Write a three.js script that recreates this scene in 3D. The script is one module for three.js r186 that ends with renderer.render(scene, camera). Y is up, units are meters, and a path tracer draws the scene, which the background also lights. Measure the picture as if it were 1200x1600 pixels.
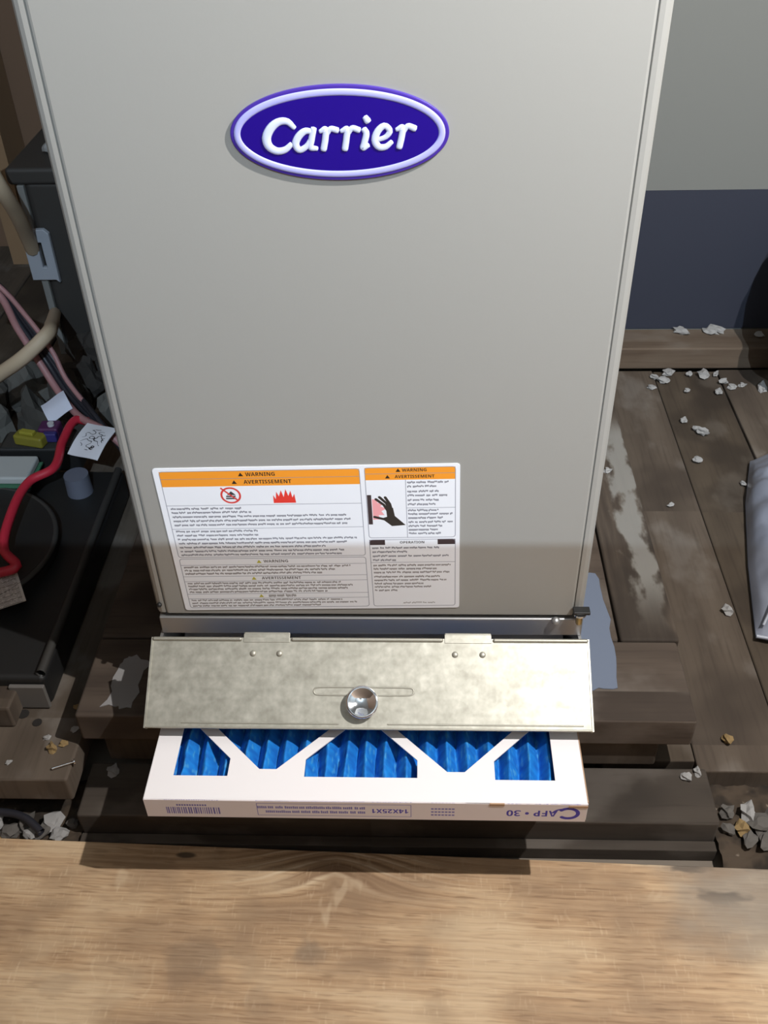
import * as THREE from 'three';
import { RoundedBoxGeometry } from 'three/addons/geometries/RoundedBoxGeometry.js';
import { mergeGeometries } from 'three/addons/utils/BufferGeometryUtils.js';
import { ImprovedNoise } from 'three/addons/math/ImprovedNoise.js';

// ---------------------------------------------------------------- camera, light, exposure
const scene = new THREE.Scene();
const camera = new THREE.PerspectiveCamera(55.37, 1200 / 1600, 0.02, 20);
camera.position.set(0.0446, 0.5866, 0.5844);
camera.rotation.order = 'YXZ';
camera.rotation.set(-0.6885, 0.0489, -0.0301);
const renderer = new THREE.WebGLRenderer();
renderer.toneMapping = THREE.LinearToneMapping;
renderer.toneMappingExposure = 1.0;
renderer.shadowMap.enabled = true;
scene.background = new THREE.Color(0x000000);

const WARM_POS = [0.53, 0.98, 0.285], WARM_I = 4.7, WARM_COL = new THREE.Color().setRGB(1.0, 0.975, 0.95);
const COOL_POS = [0.31, 2.017, 2.2], COOL_I = 17.0, COOL_COL = new THREE.Color().setRGB(0.66, 0.83, 1.0);

// ---------------------------------------------------------------- helpers
let seed = 11;
const rnd = () => { seed = (seed * 1664525 + 1013904223) >>> 0; return seed / 4294967296; };
const rr = (a, b) => a + (b - a) * rnd();
const perlin = new ImprovedNoise();
const nz = (x, y, z = 0) => perlin.noise(x + 31.7, y + 17.3, z + 5.1);
const fbm = (x, y, z = 0, o = 4) => { let s = 0, a = 0.5, f = 1; for (let i = 0; i < o; i++) { s += a * nz(x * f, y * f, z + i * 3.7); a *= 0.5; f *= 2.03; } return s; };
const smooth = (a, b, x) => { const t = Math.min(1, Math.max(0, (x - a) / (b - a))); return t * t * (3 - 2 * t); };
const V = (x, y, z) => new THREE.Vector3(x, y, z);
const rgb = (r, g, b) => new THREE.Color().setRGB(r, g, b);
const used = {};
const numbered = n => { const k = used[n] = (used[n] ?? -1) + 1; return k ? `${n}_${String(k).padStart(3, '0')}` : n; };
function shade(o) { o.traverse(m => { if (m.isMesh) { m.castShadow = true; m.receiveShadow = true; } }); return o; }
function part(name, geo, m, parent, pos) {
  const o = new THREE.Mesh(geo, m); o.name = name; o.castShadow = o.receiveShadow = true;
  if (pos) o.position.set(...pos);
  parent.add(o); return o;
}
function tag(o, label, category, group) { o.userData.label = label; o.userData.category = category; if (group) o.userData.group = group; return o; }
function thing(name, label, category, pos = [0, 0, 0], group) {
  const o = new THREE.Group(); o.name = numbered(name); o.position.set(...pos); scene.add(o); return tag(o, label, category, group);
}
function single(name, geo, m, pos, label, category, group) { return tag(part(numbered(name), geo, m, scene, pos), label, category, group); }
function struct(name, geo, m, pos, label) { const o = part(name, geo, m, scene, pos); o.userData.kind = 'structure'; o.userData.label = label; return o; }
const mat = (c, rough = 0.8, extra = {}) => new THREE.MeshStandardMaterial({ color: c, roughness: rough, ...extra });
// box between two corners; uv in metres
function box(x0, x1, y0, y1, z0, z1, r = 0) {
  const w = x1 - x0, h = y1 - y0, d = z1 - z0;
  const g = r > 0 ? new RoundedBoxGeometry(w, h, d, 2, Math.min(r, w * 0.45, h * 0.45, d * 0.45)) : new THREE.BoxGeometry(w, h, d);
  g.translate((x0 + x1) / 2, (y0 + y1) / 2, (z0 + z1) / 2); return metreUV(g);
}
function metreUV(g) {
  const p = g.attributes.position, n = g.attributes.normal, uv = new Float32Array(p.count * 2);
  for (let i = 0; i < p.count; i++) {
    const ax = Math.abs(n.getX(i)), ay = Math.abs(n.getY(i)), az = Math.abs(n.getZ(i));
    let u, v; if (ay >= ax && ay >= az) { u = p.getX(i); v = p.getZ(i); } else if (az >= ax) { u = p.getX(i); v = p.getY(i); } else { u = p.getZ(i); v = p.getY(i); }
    uv[2 * i] = u; uv[2 * i + 1] = v;
  }
  g.setAttribute('uv', new THREE.BufferAttribute(uv, 2)); return g;
}
const swapUV = g => { const u = g.attributes.uv; for (let i = 0; i < u.count; i++) { const a = u.getX(i); u.setXY(i, u.getY(i), a); } return g; };
function tex(w, h, f, wm, hm, srgb = true) {           // f(xm, ym) -> [r,g,b] 0..255 over wm x hm metres
  const d = new Uint8Array(w * h * 4);
  for (let j = 0; j < h; j++) for (let i = 0; i < w; i++) {
    const c = f(i / w * wm, j / h * hm), k = (j * w + i) * 4;
    for (let n = 0; n < 3; n++) d[k + n] = Math.max(0, Math.min(255, c[n])); d[k + 3] = 255;
  }
  const t = new THREE.DataTexture(d, w, h, THREE.RGBAFormat); t.magFilter = THREE.LinearFilter; t.minFilter = THREE.LinearMipmapLinearFilter; t.generateMipmaps = true;
  t.wrapS = t.wrapT = THREE.RepeatWrapping; t.repeat.set(1 / wm, 1 / hm); if (srgb) t.colorSpace = THREE.SRGBColorSpace; t.needsUpdate = true; return t;
}
const mixc = (a, b, t) => a.map((v, i) => v + (b[i] - v) * t);
function curve(pts) { return new THREE.CatmullRomCurve3(pts.map(p => V(...p)), false, 'centripetal'); }
function tube(pts, r, seg = 40, rs = 8) { return new THREE.TubeGeometry(curve(pts), seg, r, rs, false); }
function prism(pts, y0, y1, bevel = 0) {               // outline in x,z raised from y0 to y1
  const s = new THREE.Shape(pts.map(p => new THREE.Vector2(p[0], -p[1])));
  const g = new THREE.ExtrudeGeometry(s, { depth: y1 - y0 - bevel, bevelEnabled: bevel > 0, bevelThickness: bevel, bevelSize: bevel, bevelOffset: -bevel, bevelSegments: 1 });
  g.rotateX(-Math.PI / 2); g.translate(0, y0, 0); g.computeVertexNormals(); return metreUV(g);
}
function lump(rx, ry, rz, s, d = 1, rough = 0.35) {            // irregular stone-like chip
  const g = new THREE.IcosahedronGeometry(1, d), p = g.attributes.position;
  for (let i = 0; i < p.count; i++) {
    const x = p.getX(i), y = p.getY(i), z = p.getZ(i), k = 1 + rough * nz(x * 1.3 + s * 7.1, y * 1.3 - s * 3.3, z * 1.3 + s);
    p.setXYZ(i, x * rx * k, y * ry * k, z * rz * k);
  }
  g.computeVertexNormals(); return g;
}

// ---------------------------------------------------------------- materials
function woodTex(base, dark, light, s, { along = 'x', dust = 0, stain = 0, freq = 95, wm = 0.7, hm = 0.35 } = {}) {
  return tex(1024, 512, (u, v) => {
    if (along === 'z') { const t = u; u = v; v = t; }
    const wv = fbm(u * 2.2 + s, v * 5 + s * 2, s) * 0.05;
    const ring = Math.sin((v + wv) * freq * 2.2 + 4 * nz(u * 1.4 + s, v * 4)) * 0.5 + 0.5;
    const fine = fbm(u * 14 + s, v * 260, s + 4, 3);
    let c = mixc(base, dark, 0.22 * ring + 0.6 * Math.max(0, fine));
    c = mixc(c, light, Math.max(0, fbm(u * 7, v * 11, s + 9)) * 0.9);
    if (stain) c = mixc(c, dark, stain * smooth(-0.02, 0.24, fbm(u * 5.5 + 9 + s, v * 6.5, s)));
    if (dust) c = mixc(c, [168, 162, 156], dust * smooth(0.03, 0.30, fbm(u * 9 + 3 * s, v * 13, 2 * s + 1, 5)));
    return c;
  }, wm, hm);
}
const timber = rgb(0.56, 0.55, 0.54);
const oldWood = mat(timber, 0.85, { map: woodTex([108, 94, 80], [58, 46, 36], [138, 126, 112], 3, { along: 'z', dust: 0.4, stain: 0.5, freq: 60 }) });
const oldWoodB = mat(timber, 0.85, { map: woodTex([92, 78, 62], [52, 40, 28], [124, 110, 94], 8, { along: 'z', dust: 0.25, stain: 0.6, freq: 60 }) });
const platWood = mat(timber, 0.85, { map: woodTex([100, 86, 74], [54, 42, 33], [136, 124, 114], 5, { dust: 0.35, stain: 0.55, freq: 80 }) });
const stepWood = mat(timber, 0.9, { map: woodTex([86, 76, 66], [50, 42, 35], [118, 110, 102], 13, { dust: 0.3, stain: 0.5, freq: 80 }) });
const greyWood = mat(timber, 0.85, { map: woodTex([118, 104, 90], [70, 58, 46], [150, 140, 130], 21, { along: 'z', dust: 0.5, stain: 0.35, freq: 50 }) });
const plateWood = mat(timber, 0.85, { map: woodTex([122, 104, 86], [74, 54, 40], [150, 136, 120], 17, { dust: 0.25, freq: 70 }) });
// bright front board: long grain in x with a swirl of grain in front of the filter, water stains
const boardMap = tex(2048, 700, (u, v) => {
  const x = u - 0.70, z = v + 0.08;                              // world metres
  const kx = x + 0.03, kz = z - 0.118;                          // grain swirl
  const w = Math.exp(-(kx * kx) / 0.0075 - (kz * kz) / 0.0009);
  const q = z + 0.030 * w * (1 - Math.min(1, Math.abs(kx) * 5)) + 0.006 * fbm(x * 2.4, z * 8, 2) + 0.0008 * nz(x * 50, z * 90);
  const ring = Math.pow(Math.sin(q * 1150 + 3 * nz(x * 1.5, q * 26)) * 0.5 + 0.5, 1.6);
  const fine = fbm(x * 11, q * 700, 7, 4), mid = fbm(x * 5, q * 150, 3, 3);
  let c = [186, 154, 118];
  c = mixc(c, [124, 94, 67], (0.22 + 0.75 * w) * ring + 0.75 * Math.max(0, fine) + 0.55 * Math.max(0, mid));
  c = mixc(c, [203, 178, 145], Math.min(0.8, 1.1 * Math.max(0, -fine) + 0.7 * Math.max(0, -mid)));
  c = mixc(c, [152, 126, 98], Math.min(0.6, Math.max(0, fbm(x * 22, z * 30, 12)) * 1.6));
  c = mixc(c, [104, 78, 54], 0.5 * w * Math.pow(Math.sin(q * 575 + 2.0 * nz(x * 3, q * 30) + 2.2) * 0.5 + 0.5, 4));
  c = mixc(c, [216, 194, 162], Math.min(0.95, 1.2 * w) * Math.pow(Math.sin(q * 575 + 2.0 * nz(x * 3, q * 30)) * 0.5 + 0.5, 10));
  const fl = smooth(0.25, 0.6, nz(x * 520, z * 95, 5)) * smooth(-0.25, 0.3, nz(x * 26, z * 40, 6)); c = mixc(c, [204, 178, 146], 0.45 * fl);  // upright saw flecks
  const fd = smooth(0.2, 0.55, nz(x * 46, z * 620, 15)); c = mixc(c, [116, 88, 62], 0.42 * fd);
  const scr = smooth(0.42, 0.6, nz(x * 190 + nz(x * 9, z * 40) * 3, z * 38, 3)) * smooth(0.05, 0.35, nz(x * 9, z * 14, 8));     // short cross scratches
  c = mixc(c, [208, 184, 152], 0.22 * scr);
  const st = (cx, cz, rx, rz, k) => { const d = Math.hypot((x - cx) / rx, (z - cz) / rz) + 1.3 * fbm(x * 55, z * 55, cx * 9); c = mixc(c, [108, 94, 80], 0.62 * k * (1 - smooth(0.3, 1.3, d))); };
  st(-0.045, 0.197, 0.013, 0.012, 0.7); st(-0.138, 0.212, 0.026, 0.024, 0.55); st(-0.245, 0.235, 0.02, 0.012, 0.35); st(0.05, 0.196, 0.012, 0.01, 0.3); st(-0.08, 0.24, 0.012, 0.012, 0.3);
  const grey = smooth(0.225, 0.30, x + 0.05 * fbm(x * 26, z * 34, 4)) * smooth(0.215, 0.15, z + 0.04 * fbm(x * 20, z * 30, 14)); // greyer towards the far right end, grain shows through
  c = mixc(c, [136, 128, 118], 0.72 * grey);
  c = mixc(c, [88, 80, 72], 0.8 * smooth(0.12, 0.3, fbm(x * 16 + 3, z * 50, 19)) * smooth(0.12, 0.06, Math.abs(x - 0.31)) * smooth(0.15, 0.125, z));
  const big = fbm(x * 8 + 2, z * 17, 41, 5); c = mixc(c, big > 0 ? [210, 188, 156] : [128, 102, 78], Math.min(0.45, Math.abs(big) * 1.5));
  const kn = Math.hypot((x + 0.165) / 0.010, (z - 0.1165) / 0.0032); c = mixc(c, [70, 58, 46], 0.8 * (1 - smooth(0.6, 1.1, kn)));
  const tf = Math.hypot((x + 0.022 + (z - 0.145) * 0.6) / 0.010, (z - 0.148) / 0.026) + 1.3 * nz(x * 190, z * 60); c = mixc(c, [202, 180, 150], 0.5 * (1 - smooth(0.1, 1.1, tf)));
  const tl = Math.hypot((x + 0.215) / 0.012, (z - 0.142) / 0.010) + 1.1 * nz(x * 120, z * 90, 4); c = mixc(c, [202, 180, 150], 0.4 * (1 - smooth(0.1, 1.1, tl)));
  return c;
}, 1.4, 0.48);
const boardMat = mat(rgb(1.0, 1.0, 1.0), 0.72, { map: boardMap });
const otherBoard = mat(0xffffff, 0.75, { map: woodTex([176, 143, 108], [128, 95, 66], [206, 180, 146], 33, { freq: 90 }) });

const paintNoise = tex(512, 512, (u, v) => { const k = 128 + 60 * nz(u * 900, v * 900) + 50 * nz(u * 420, v * 420, 4); return [k, k, k]; }, 0.25, 0.25, false);
const doorPaint = new THREE.MeshPhysicalMaterial({ color: rgb(0.345, 0.335, 0.31), roughness: 0.42, metalness: 0.12, bumpMap: paintNoise, bumpScale: 0.00004 });
const galvMap = tex(512, 256, (u, v) => {
  let b = 1e9, id = 0; const s = 0.007, gx = Math.floor(u / s), gy = Math.floor(v / s);
  for (let a = -1; a < 2; a++) for (let c = -1; c < 2; c++) { const hx = Math.abs(Math.sin((gx + a) * 127.1 + (gy + c) * 311.7) * 43758.5) % 1, hy = Math.abs(Math.sin((gx + a) * 269.5 + (gy + c) * 183.3) * 43758.5) % 1; const d = Math.hypot((gx + a + hx) * s - u, (gy + c + hy) * s - v); if (d < b) { b = d; id = hx; } }
  const k = 196 + (id - 0.5) * 9 + 34 * fbm(u * 60, v * 60) + 26 * fbm(u * 220, v * 180, 3) + 6 * nz(u * 12, v * 260); return [k + 3, k, k - 12];
}, 0.37, 0.185);
const galv = mat(rgb(0.78, 0.78, 0.77), 0.5, { metalness: 0.7, map: galvMap });
const galvDull = mat(rgb(0.42, 0.42, 0.42), 0.4, { metalness: 0.8 });
const chrome = mat(rgb(0.86, 0.86, 0.88), 0.08, { metalness: 1 });
const brass = mat(rgb(0.62, 0.44, 0.2), 0.35, { metalness: 0.9 });
const blackMetal = mat(rgb(0.012, 0.012, 0.012), 0.5);
const rimBlack = mat(rgb(0.035, 0.033, 0.03), 0.55);
const darkSheet = mat(rgb(0.05, 0.046, 0.042), 0.55, { metalness: 0.2 });
const edgeGrey = mat(rgb(0.2, 0.2, 0.19), 0.55);
const cardboard = mat(rgb(0.80, 0.765, 0.765), 0.8);
const rawCard = mat(rgb(0.42, 0.27, 0.17), 0.9);
const whitePlaster = mat(rgb(0.28, 0.27, 0.26), 0.95);
const tanChip = mat(rgb(0.22, 0.145, 0.06), 0.9);
const greyChip = mat(rgb(0.10, 0.09, 0.08), 0.95);

// ---------------------------------------------------------------- setting
const wallGrey = mat(rgb(0.165, 0.165, 0.15), 0.85), wallBlue = mat(rgb(0.022, 0.025, 0.04), 0.7);
const wallPlain = mat(rgb(0.28, 0.27, 0.25), 0.9), brownWall = mat(rgb(0.17, 0.10, 0.06), 0.85);
const FL = -0.22;
const floor = struct('floor', box(-1.5, 1.7, FL - 0.1, FL, -1.25, 2.9), mat(rgb(0.17, 0.14, 0.11), 0.95), null, 'rough brown sub-floor under the boards');
struct('ceiling', box(-1.5, 1.7, 2.5, 2.6, -1.25, 2.9), wallPlain, null, 'plain pale ceiling');
struct('wall_left', box(-1.5, -1.4, FL, 2.5, -1.25, 2.9), brownWall, null, 'dark brown side wall');
struct('wall_right', box(1.6, 1.7, FL, 2.5, -1.25, 2.9), wallPlain, null, 'plain pale side wall');
struct('wall_front', box(-1.4, 1.6, FL, 2.5, 2.8, 2.9), wallPlain, null, 'plain pale wall across the room');
struct('wall_added_occluder', box(-1.4, 1.6, FL, 0.7085, 0.72, 0.80), mat(rgb(0.16, 0.12, 0.09), 0.9), null, 'unseen low wall added to shade the lower part of the furnace');  // added out of view; its top edge casts the shadow line across the door
struct('wall_recess', box(-1.4, -0.1, FL, 2.5, -1.25, -1.15), brownWall, null, 'dark brown wall of the recess behind the metal box');
const wallBack = struct('wall_back', box(-0.1, 1.6, FL, 2.5, -1.25, -0.742), wallGrey, null, 'grey painted wall with a dark blue lower band');
part('blue_band', box(-0.09, 1.59, -0.145, 0.067, -0.742, -0.740), wallBlue, wallBack).userData.label = 'dark blue painted lower band';
part('trim_plate', box(0.0, 1.58, -0.18, -0.145, -0.739, -0.68, 0.003), plateWood, wallBack).userData.label = 'rough wooden sole plate at foot of wall';
const studs = struct('trim_1', box(-0.70, -0.66, FL, 2.4, -1.148, -1.06), mat(rgb(0.26, 0.16, 0.085), 0.85), null, 'brown upright stud in the dark recess');
// floor planks
const plankX = [0.215, 0.302, 0.388, 0.482, 0.565, 0.66, 0.76, 0.86, 0.98];
for (let i = 0; i < plankX.length - 1; i++)
  part('plank', swapUV(swapUV(box(plankX[i] + 0.0006, plankX[i + 1] - 0.0006, FL, -0.18 - 0.0015 * (i % 3), -0.679, [0.02, 0.03, 0.052, 0.055, 0.06, 0.05, 0.06, 0.05][i], 0.002))), i % 2 ? oldWood : oldWoodB, floor);
for (let i = 0; i < 7; i++) part('plank', box(-1.0 + i * 0.115, -0.888 + i * 0.115, FL, -0.182, -1.14, -0.46, 0.002), i % 2 ? oldWoodB : oldWood, floor);
// bright front board and its neighbours
{
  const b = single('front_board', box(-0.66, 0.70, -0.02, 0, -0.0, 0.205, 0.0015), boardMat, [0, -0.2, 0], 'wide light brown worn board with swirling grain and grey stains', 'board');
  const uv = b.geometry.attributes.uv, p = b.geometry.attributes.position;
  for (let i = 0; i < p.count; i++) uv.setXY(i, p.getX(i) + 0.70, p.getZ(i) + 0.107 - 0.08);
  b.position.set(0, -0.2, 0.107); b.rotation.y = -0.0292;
  part('plank', box(-0.68, 0.72, FL, -0.2005, 0.335, 0.52, 0.002), otherBoard, floor); part('plank', box(-0.68, 0.72, FL, -0.2005, 0.523, 0.715, 0.002), otherBoard, floor);
}
// ---------------------------------------------------------------- timber platform
single('platform_board', box(-0.267, 0.288, -0.140, -0.105, -0.062, 0.033, 0.003), platWood, null, 'thick dark front board of the platform, under the furnace rack', 'board');
single('platform_board', box(-0.267, 0.2335, -0.140, -0.105, -0.62, -0.0635, 0.003), platWood, null, 'wide platform board carrying the furnace behind the front board', 'board');
const smearMap = tex(256, 1024, (u, v) => { const x = u + 0.2355, z = v - 0.62; let c = mixc([108, 94, 80], [58, 46, 36], 0.5 + 0.9 * fbm(x * 130, z * 9, 6)); c = mixc(c, [52, 42, 33], 0.6 * smooth(0, 0.25, fbm(x * 14, z * 8, 2)));
  const m = smooth(0.55, 0.2, Math.abs((x - 0.276 + 0.025 * (z + 0.25)) / 0.034) + 0.9 * fbm(x * 60, z * 28, 8)) * smooth(-0.46, -0.40, z) * smooth(-0.06, -0.16, z); return mixc(c, [166, 164, 158], 0.85 * m); }, 0.056, 0.557);   // plaster smear
const smearG = box(0.2355, 0.2915, -0.140, -0.1055, -0.62, -0.0635, 0.003); { const p = smearG.attributes.position, uv = smearG.attributes.uv; for (let i = 0; i < p.count; i++) uv.setXY(i, p.getX(i) - 0.2355, p.getZ(i) + 0.62); }
single('platform_board', smearG, mat(timber, 0.85, { map: smearMap }), null, 'narrow dusty platform board running back beside the furnace', 'board');
single('support_board', box(-0.25, 0.262, -0.178, -0.140, -0.60, 0.027, 0.003), oldWoodB, null, 'dark lower support board under the platform', 'board');
single('step_board', box(-0.267, 0.309, FL, -0.1785, 0.0285, 0.087, 0.003), stepWood, null, 'grey-brown step board below the platform, beneath the filter', 'board');
single('side_board', box(-0.66, -0.2735, -0.182, -0.150, -0.455, 0.0695, 0.003), greyWood, null, 'greyish dusty board under the black blower housing', 'board');
single('support_board', box(-0.64, -0.30, FL, -0.182, -0.44, 0.03, 0.003), oldWoodB, null, 'dark packing board beneath the greyish side board', 'board');
single('floor_strip', box(-0.266, 0.308, FL, -0.2035, 0.0885, 0.0985, 0.001), stepWood, null, 'thin grey floor strip between step board and light front board', 'board').rotation.y = 0;
{ // dark holes in the side board
  const hole = mat(rgb(0.015, 0.012, 0.01), 0.95);
  for (const [x, z, r] of [[-0.331, -0.033, 0.0035], [-0.336, -0.004, 0.0055], [-0.3195, 0.006, 0.0045]])
    single('wood_knot', new THREE.CylinderGeometry(r, r * 0.9, 0.0012, 14), hole, [x, -0.1498, z], 'small dark round knot in the greyish side board', 'knot', 'dark knots in the side board');
}
// wood block at the left
single('wood_block', box(-0.42, -0.338, -0.150, -0.122, -0.03, 0.012, 0.003), mat(0xffffff, 0.85, { map: oldWood.map, color: timber }), null, 'small brown wood block on the side board by the black housing', 'block');
// pale sealant sheets on the platform
const sealBlue = mat(rgb(0.13, 0.155, 0.21), 0.5), sealWhite = mat(rgb(0.24, 0.23, 0.225), 0.7);
function ragged(pts, n, amp, s) { const out = []; for (let i = 0; i < pts.length; i++) { const a = pts[i], b = pts[(i + 1) % pts.length]; for (let k = 0; k < n; k++) { const t = k / n; out.push([a[0] + (b[0] - a[0]) * t + amp * nz(i * 5.3 + k * 0.9, s), a[1] + (b[1] - a[1]) * t + amp * nz(s, i * 4.7 + k * 0.8)]); } } return out; }
single('sealant_sheet', prism(ragged([[0.185, -0.16], [0.224, -0.155], [0.229, -0.09], [0.2235, -0.004], [0.185, -0.001]], 7, 0.004, 2.3), -0.105, -0.1042), sealBlue, null, 'pale blue sealant smear on platform right beside the furnace rack', 'sealant');
single('sealant_sheet', prism(ragged([[-0.243, 0.022], [-0.241, -0.027], [-0.228, -0.04], [-0.212, -0.03], [-0.218, 0.025]], 6, 0.006, 6.1), -0.105, -0.1042), sealWhite, null, 'chalky white sealant smear on platform front board edge', 'sealant');

// ---------------------------------------------------------------- furnace
const F = thing('furnace', 'tall grey-beige furnace with blue oval emblem and warning label', 'furnace');
part('cabinet', box(-0.177, 0.177, -0.030, 1.25, -0.60, -0.030, 0.003), doorPaint, F);
{ // door: folded panel with a fine groove along each side
  const h = [[0.1815, -0.029], [0.1815, -0.0045], [0.1795, -0.0018], [0.1768, -0.0009], [0.1738, -0.0009], [0.1731, -0.0024], [0.1724, -0.0004], [0.171, 0]];
  const s = new THREE.Shape([...h.map(p => new THREE.Vector2(p[0], p[1])), ...h.slice().reverse().map(p => new THREE.Vector2(-p[0], p[1]))]);
  const g = new THREE.ExtrudeGeometry(s, { depth: 1.243, bevelEnabled: true, bevelThickness: 0.0012, bevelSize: 0.001, bevelOffset: -0.001, bevelSegments: 1 });
  g.rotateX(-Math.PI / 2); g.scale(1, 1, -1); // shape y becomes +z, depth becomes +y
  const idx = g.index; const p = g.attributes.position;
  // restore winding after the mirror
  for (let i = 0; i < p.count; i += 3) for (const a of Object.values(g.attributes)) for (let k = 0; k < a.itemSize; k++) { const t = a.array[(i + 1) * a.itemSize + k]; a.array[(i + 1) * a.itemSize + k] = a.array[(i + 2) * a.itemSize + k]; a.array[(i + 2) * a.itemSize + k] = t; }
  g.translate(0, -0.007, 0); g.computeVertexNormals();
  part('door', metreUV(g), doorPaint, F).userData.label = 'grey-beige painted front panel';
}
{ // emblem
  const blueM = new THREE.MeshPhysicalMaterial({ color: rgb(0.012, 0.001, 0.20), roughness: 0.28, clearcoat: 0.4 });
  const edgeM = new THREE.MeshPhysicalMaterial({ color: rgb(0.055, 0.025, 0.28), roughness: 0.3 });
  const rimM = new THREE.MeshPhysicalMaterial({ color: rgb(0.40, 0.40, 0.76), roughness: 0.25, clearcoat: 0.5 });
  const letM = new THREE.MeshPhysicalMaterial({ color: rgb(0.60, 0.64, 0.84), roughness: 0.3, clearcoat: 0.3 });
  const A = 0.0645, B = 0.0276;
  const ell = (a, b) => { const s = new THREE.Shape(); s.absellipse(0, 0, a, b, 0, Math.PI * 2); return s; };
  const e = part('emblem', new THREE.ExtrudeGeometry(ell(A - 0.001, B - 0.001), { depth: 0.003, bevelEnabled: true, bevelSize: 0.001, bevelThickness: 0.001, bevelSegments: 2, curveSegments: 64 }), edgeM, F, [-0.0035, 0.3945, 0]);
  e.userData.label = 'raised oval emblem reading Carrier in script';
  e.scale.z = 0.55;
  const ringPts = (a, b, z) => Array.from({ length: 97 }, (_, i) => { const t = i / 96 * Math.PI * 2; return [a * Math.cos(t), b * Math.sin(t), z]; });
  const rg = new THREE.TubeGeometry(new THREE.CatmullRomCurve3(ringPts(A - 0.0042, B - 0.0040, 0).slice(0, 96).map(p => V(...p)), true), 160, 0.00205, 10, true); rg.scale(1, 1, 0.8); rg.translate(0, 0, 0.0040);
  part('rim', rg, rimM, e);
  part('face', new THREE.ExtrudeGeometry(ell(A - 0.0045, B - 0.0043), { depth: 0.0006, bevelEnabled: false, curveSegments: 64 }), blueM, e, [0, 0, 0.0039]);
  const K = 0.377e-3 / 3.158, cx = (531 - 340) * 3.158, cy = (206 - 110) * 3.158;
  const letters = [
    [[[382, 268, 11], [352, 240, 15], [312, 240, 17], [268, 270, 20], [242, 318, 21], [250, 358, 20], [288, 382, 17], [330, 376, 15], [360, 352, 12]]],
    [[[470, 290, 12], [438, 286, 15], [402, 312, 17], [384, 350, 17], [400, 378, 15], [436, 362, 13], [466, 322, 12]], [[478, 278, 14], [464, 330, 15], [458, 366, 14], [486, 372, 11]]],
    [[[512, 288, 10], [536, 280, 15], [534, 320, 15], [522, 374, 15]], [[540, 306, 10], [562, 278, 13], [592, 284, 14]]],
    [[[616, 288, 10], [642, 280, 15], [638, 320, 15], [628, 374, 15]], [[644, 306, 10], [668, 276, 13], [698, 284, 14]]],
    [[[728, 284, 14], [736, 300, 15], [724, 350, 15], [718, 372, 14], [742, 360, 11]], [[736, 228, 14], [744, 240, 16]]],
    [[[790, 334, 10], [834, 318, 12], [852, 290, 14], [828, 266, 14], [794, 290, 16], [778, 336, 17], [796, 368, 16], [830, 368, 14], [858, 346, 11]]],
    [[[888, 284, 10], [914, 276, 15], [910, 318, 15], [898, 368, 15]], [[916, 302, 10], [940, 270, 13], [972, 280, 15]]],
  ];
  for (const strokes of letters) {
    const gs = [];
    for (const st of strokes) {
      const c = new THREE.CatmullRomCurve3(st.map(p => V((p[0] - cx) * K, -(p[1] - cy) * K, 0)), false, 'centripetal'); const rad = new THREE.CatmullRomCurve3(st.map((p, i) => V(i, p[2] * K * 1.1, 0)));
      const n = 26, pos = [], ix = [], rs = 10;
      for (let i = 0; i <= n + 4; i++) {
        const t = Math.min(1, Math.max(0, (i - 2) / n)), q = c.getPoint(t), tg = c.getTangent(t); let r = rad.getPoint(t).y;
        const cap = i < 2 ? i / 2 : i > n + 2 ? (n + 4 - i) / 2 : 1; const off = (i < 2 ? -1 : i > n + 2 ? 1 : 0) * r * 0.8 * (1 - cap * 0.5) * (cap < 1 ? 1 : 0); r *= Math.sqrt(Math.max(0.0004, 1 - (1 - cap) ** 2));
        for (let k = 0; k < rs; k++) { const a = k / rs * Math.PI * 2; pos.push(q.x + tg.x * off - tg.y * Math.cos(a) * r, q.y + tg.y * off + tg.x * Math.cos(a) * r, Math.sin(a) * r * 0.9); }
      }
      for (let i = 0; i < n + 4; i++) for (let k = 0; k < rs; k++) { const a = i * rs + k, b = i * rs + (k + 1) % rs; ix.push(a, b, a + rs, b, b + rs, a + rs); }
      const g = new THREE.BufferGeometry(); g.setAttribute('position', new THREE.Float32BufferAttribute(pos, 3)); g.setIndex(ix); g.computeVertexNormals(); gs.push(g);
    }
    part('letter', mergeGeometries(gs), letM, e, [0, 0, 0.0046]);
  }
}
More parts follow.
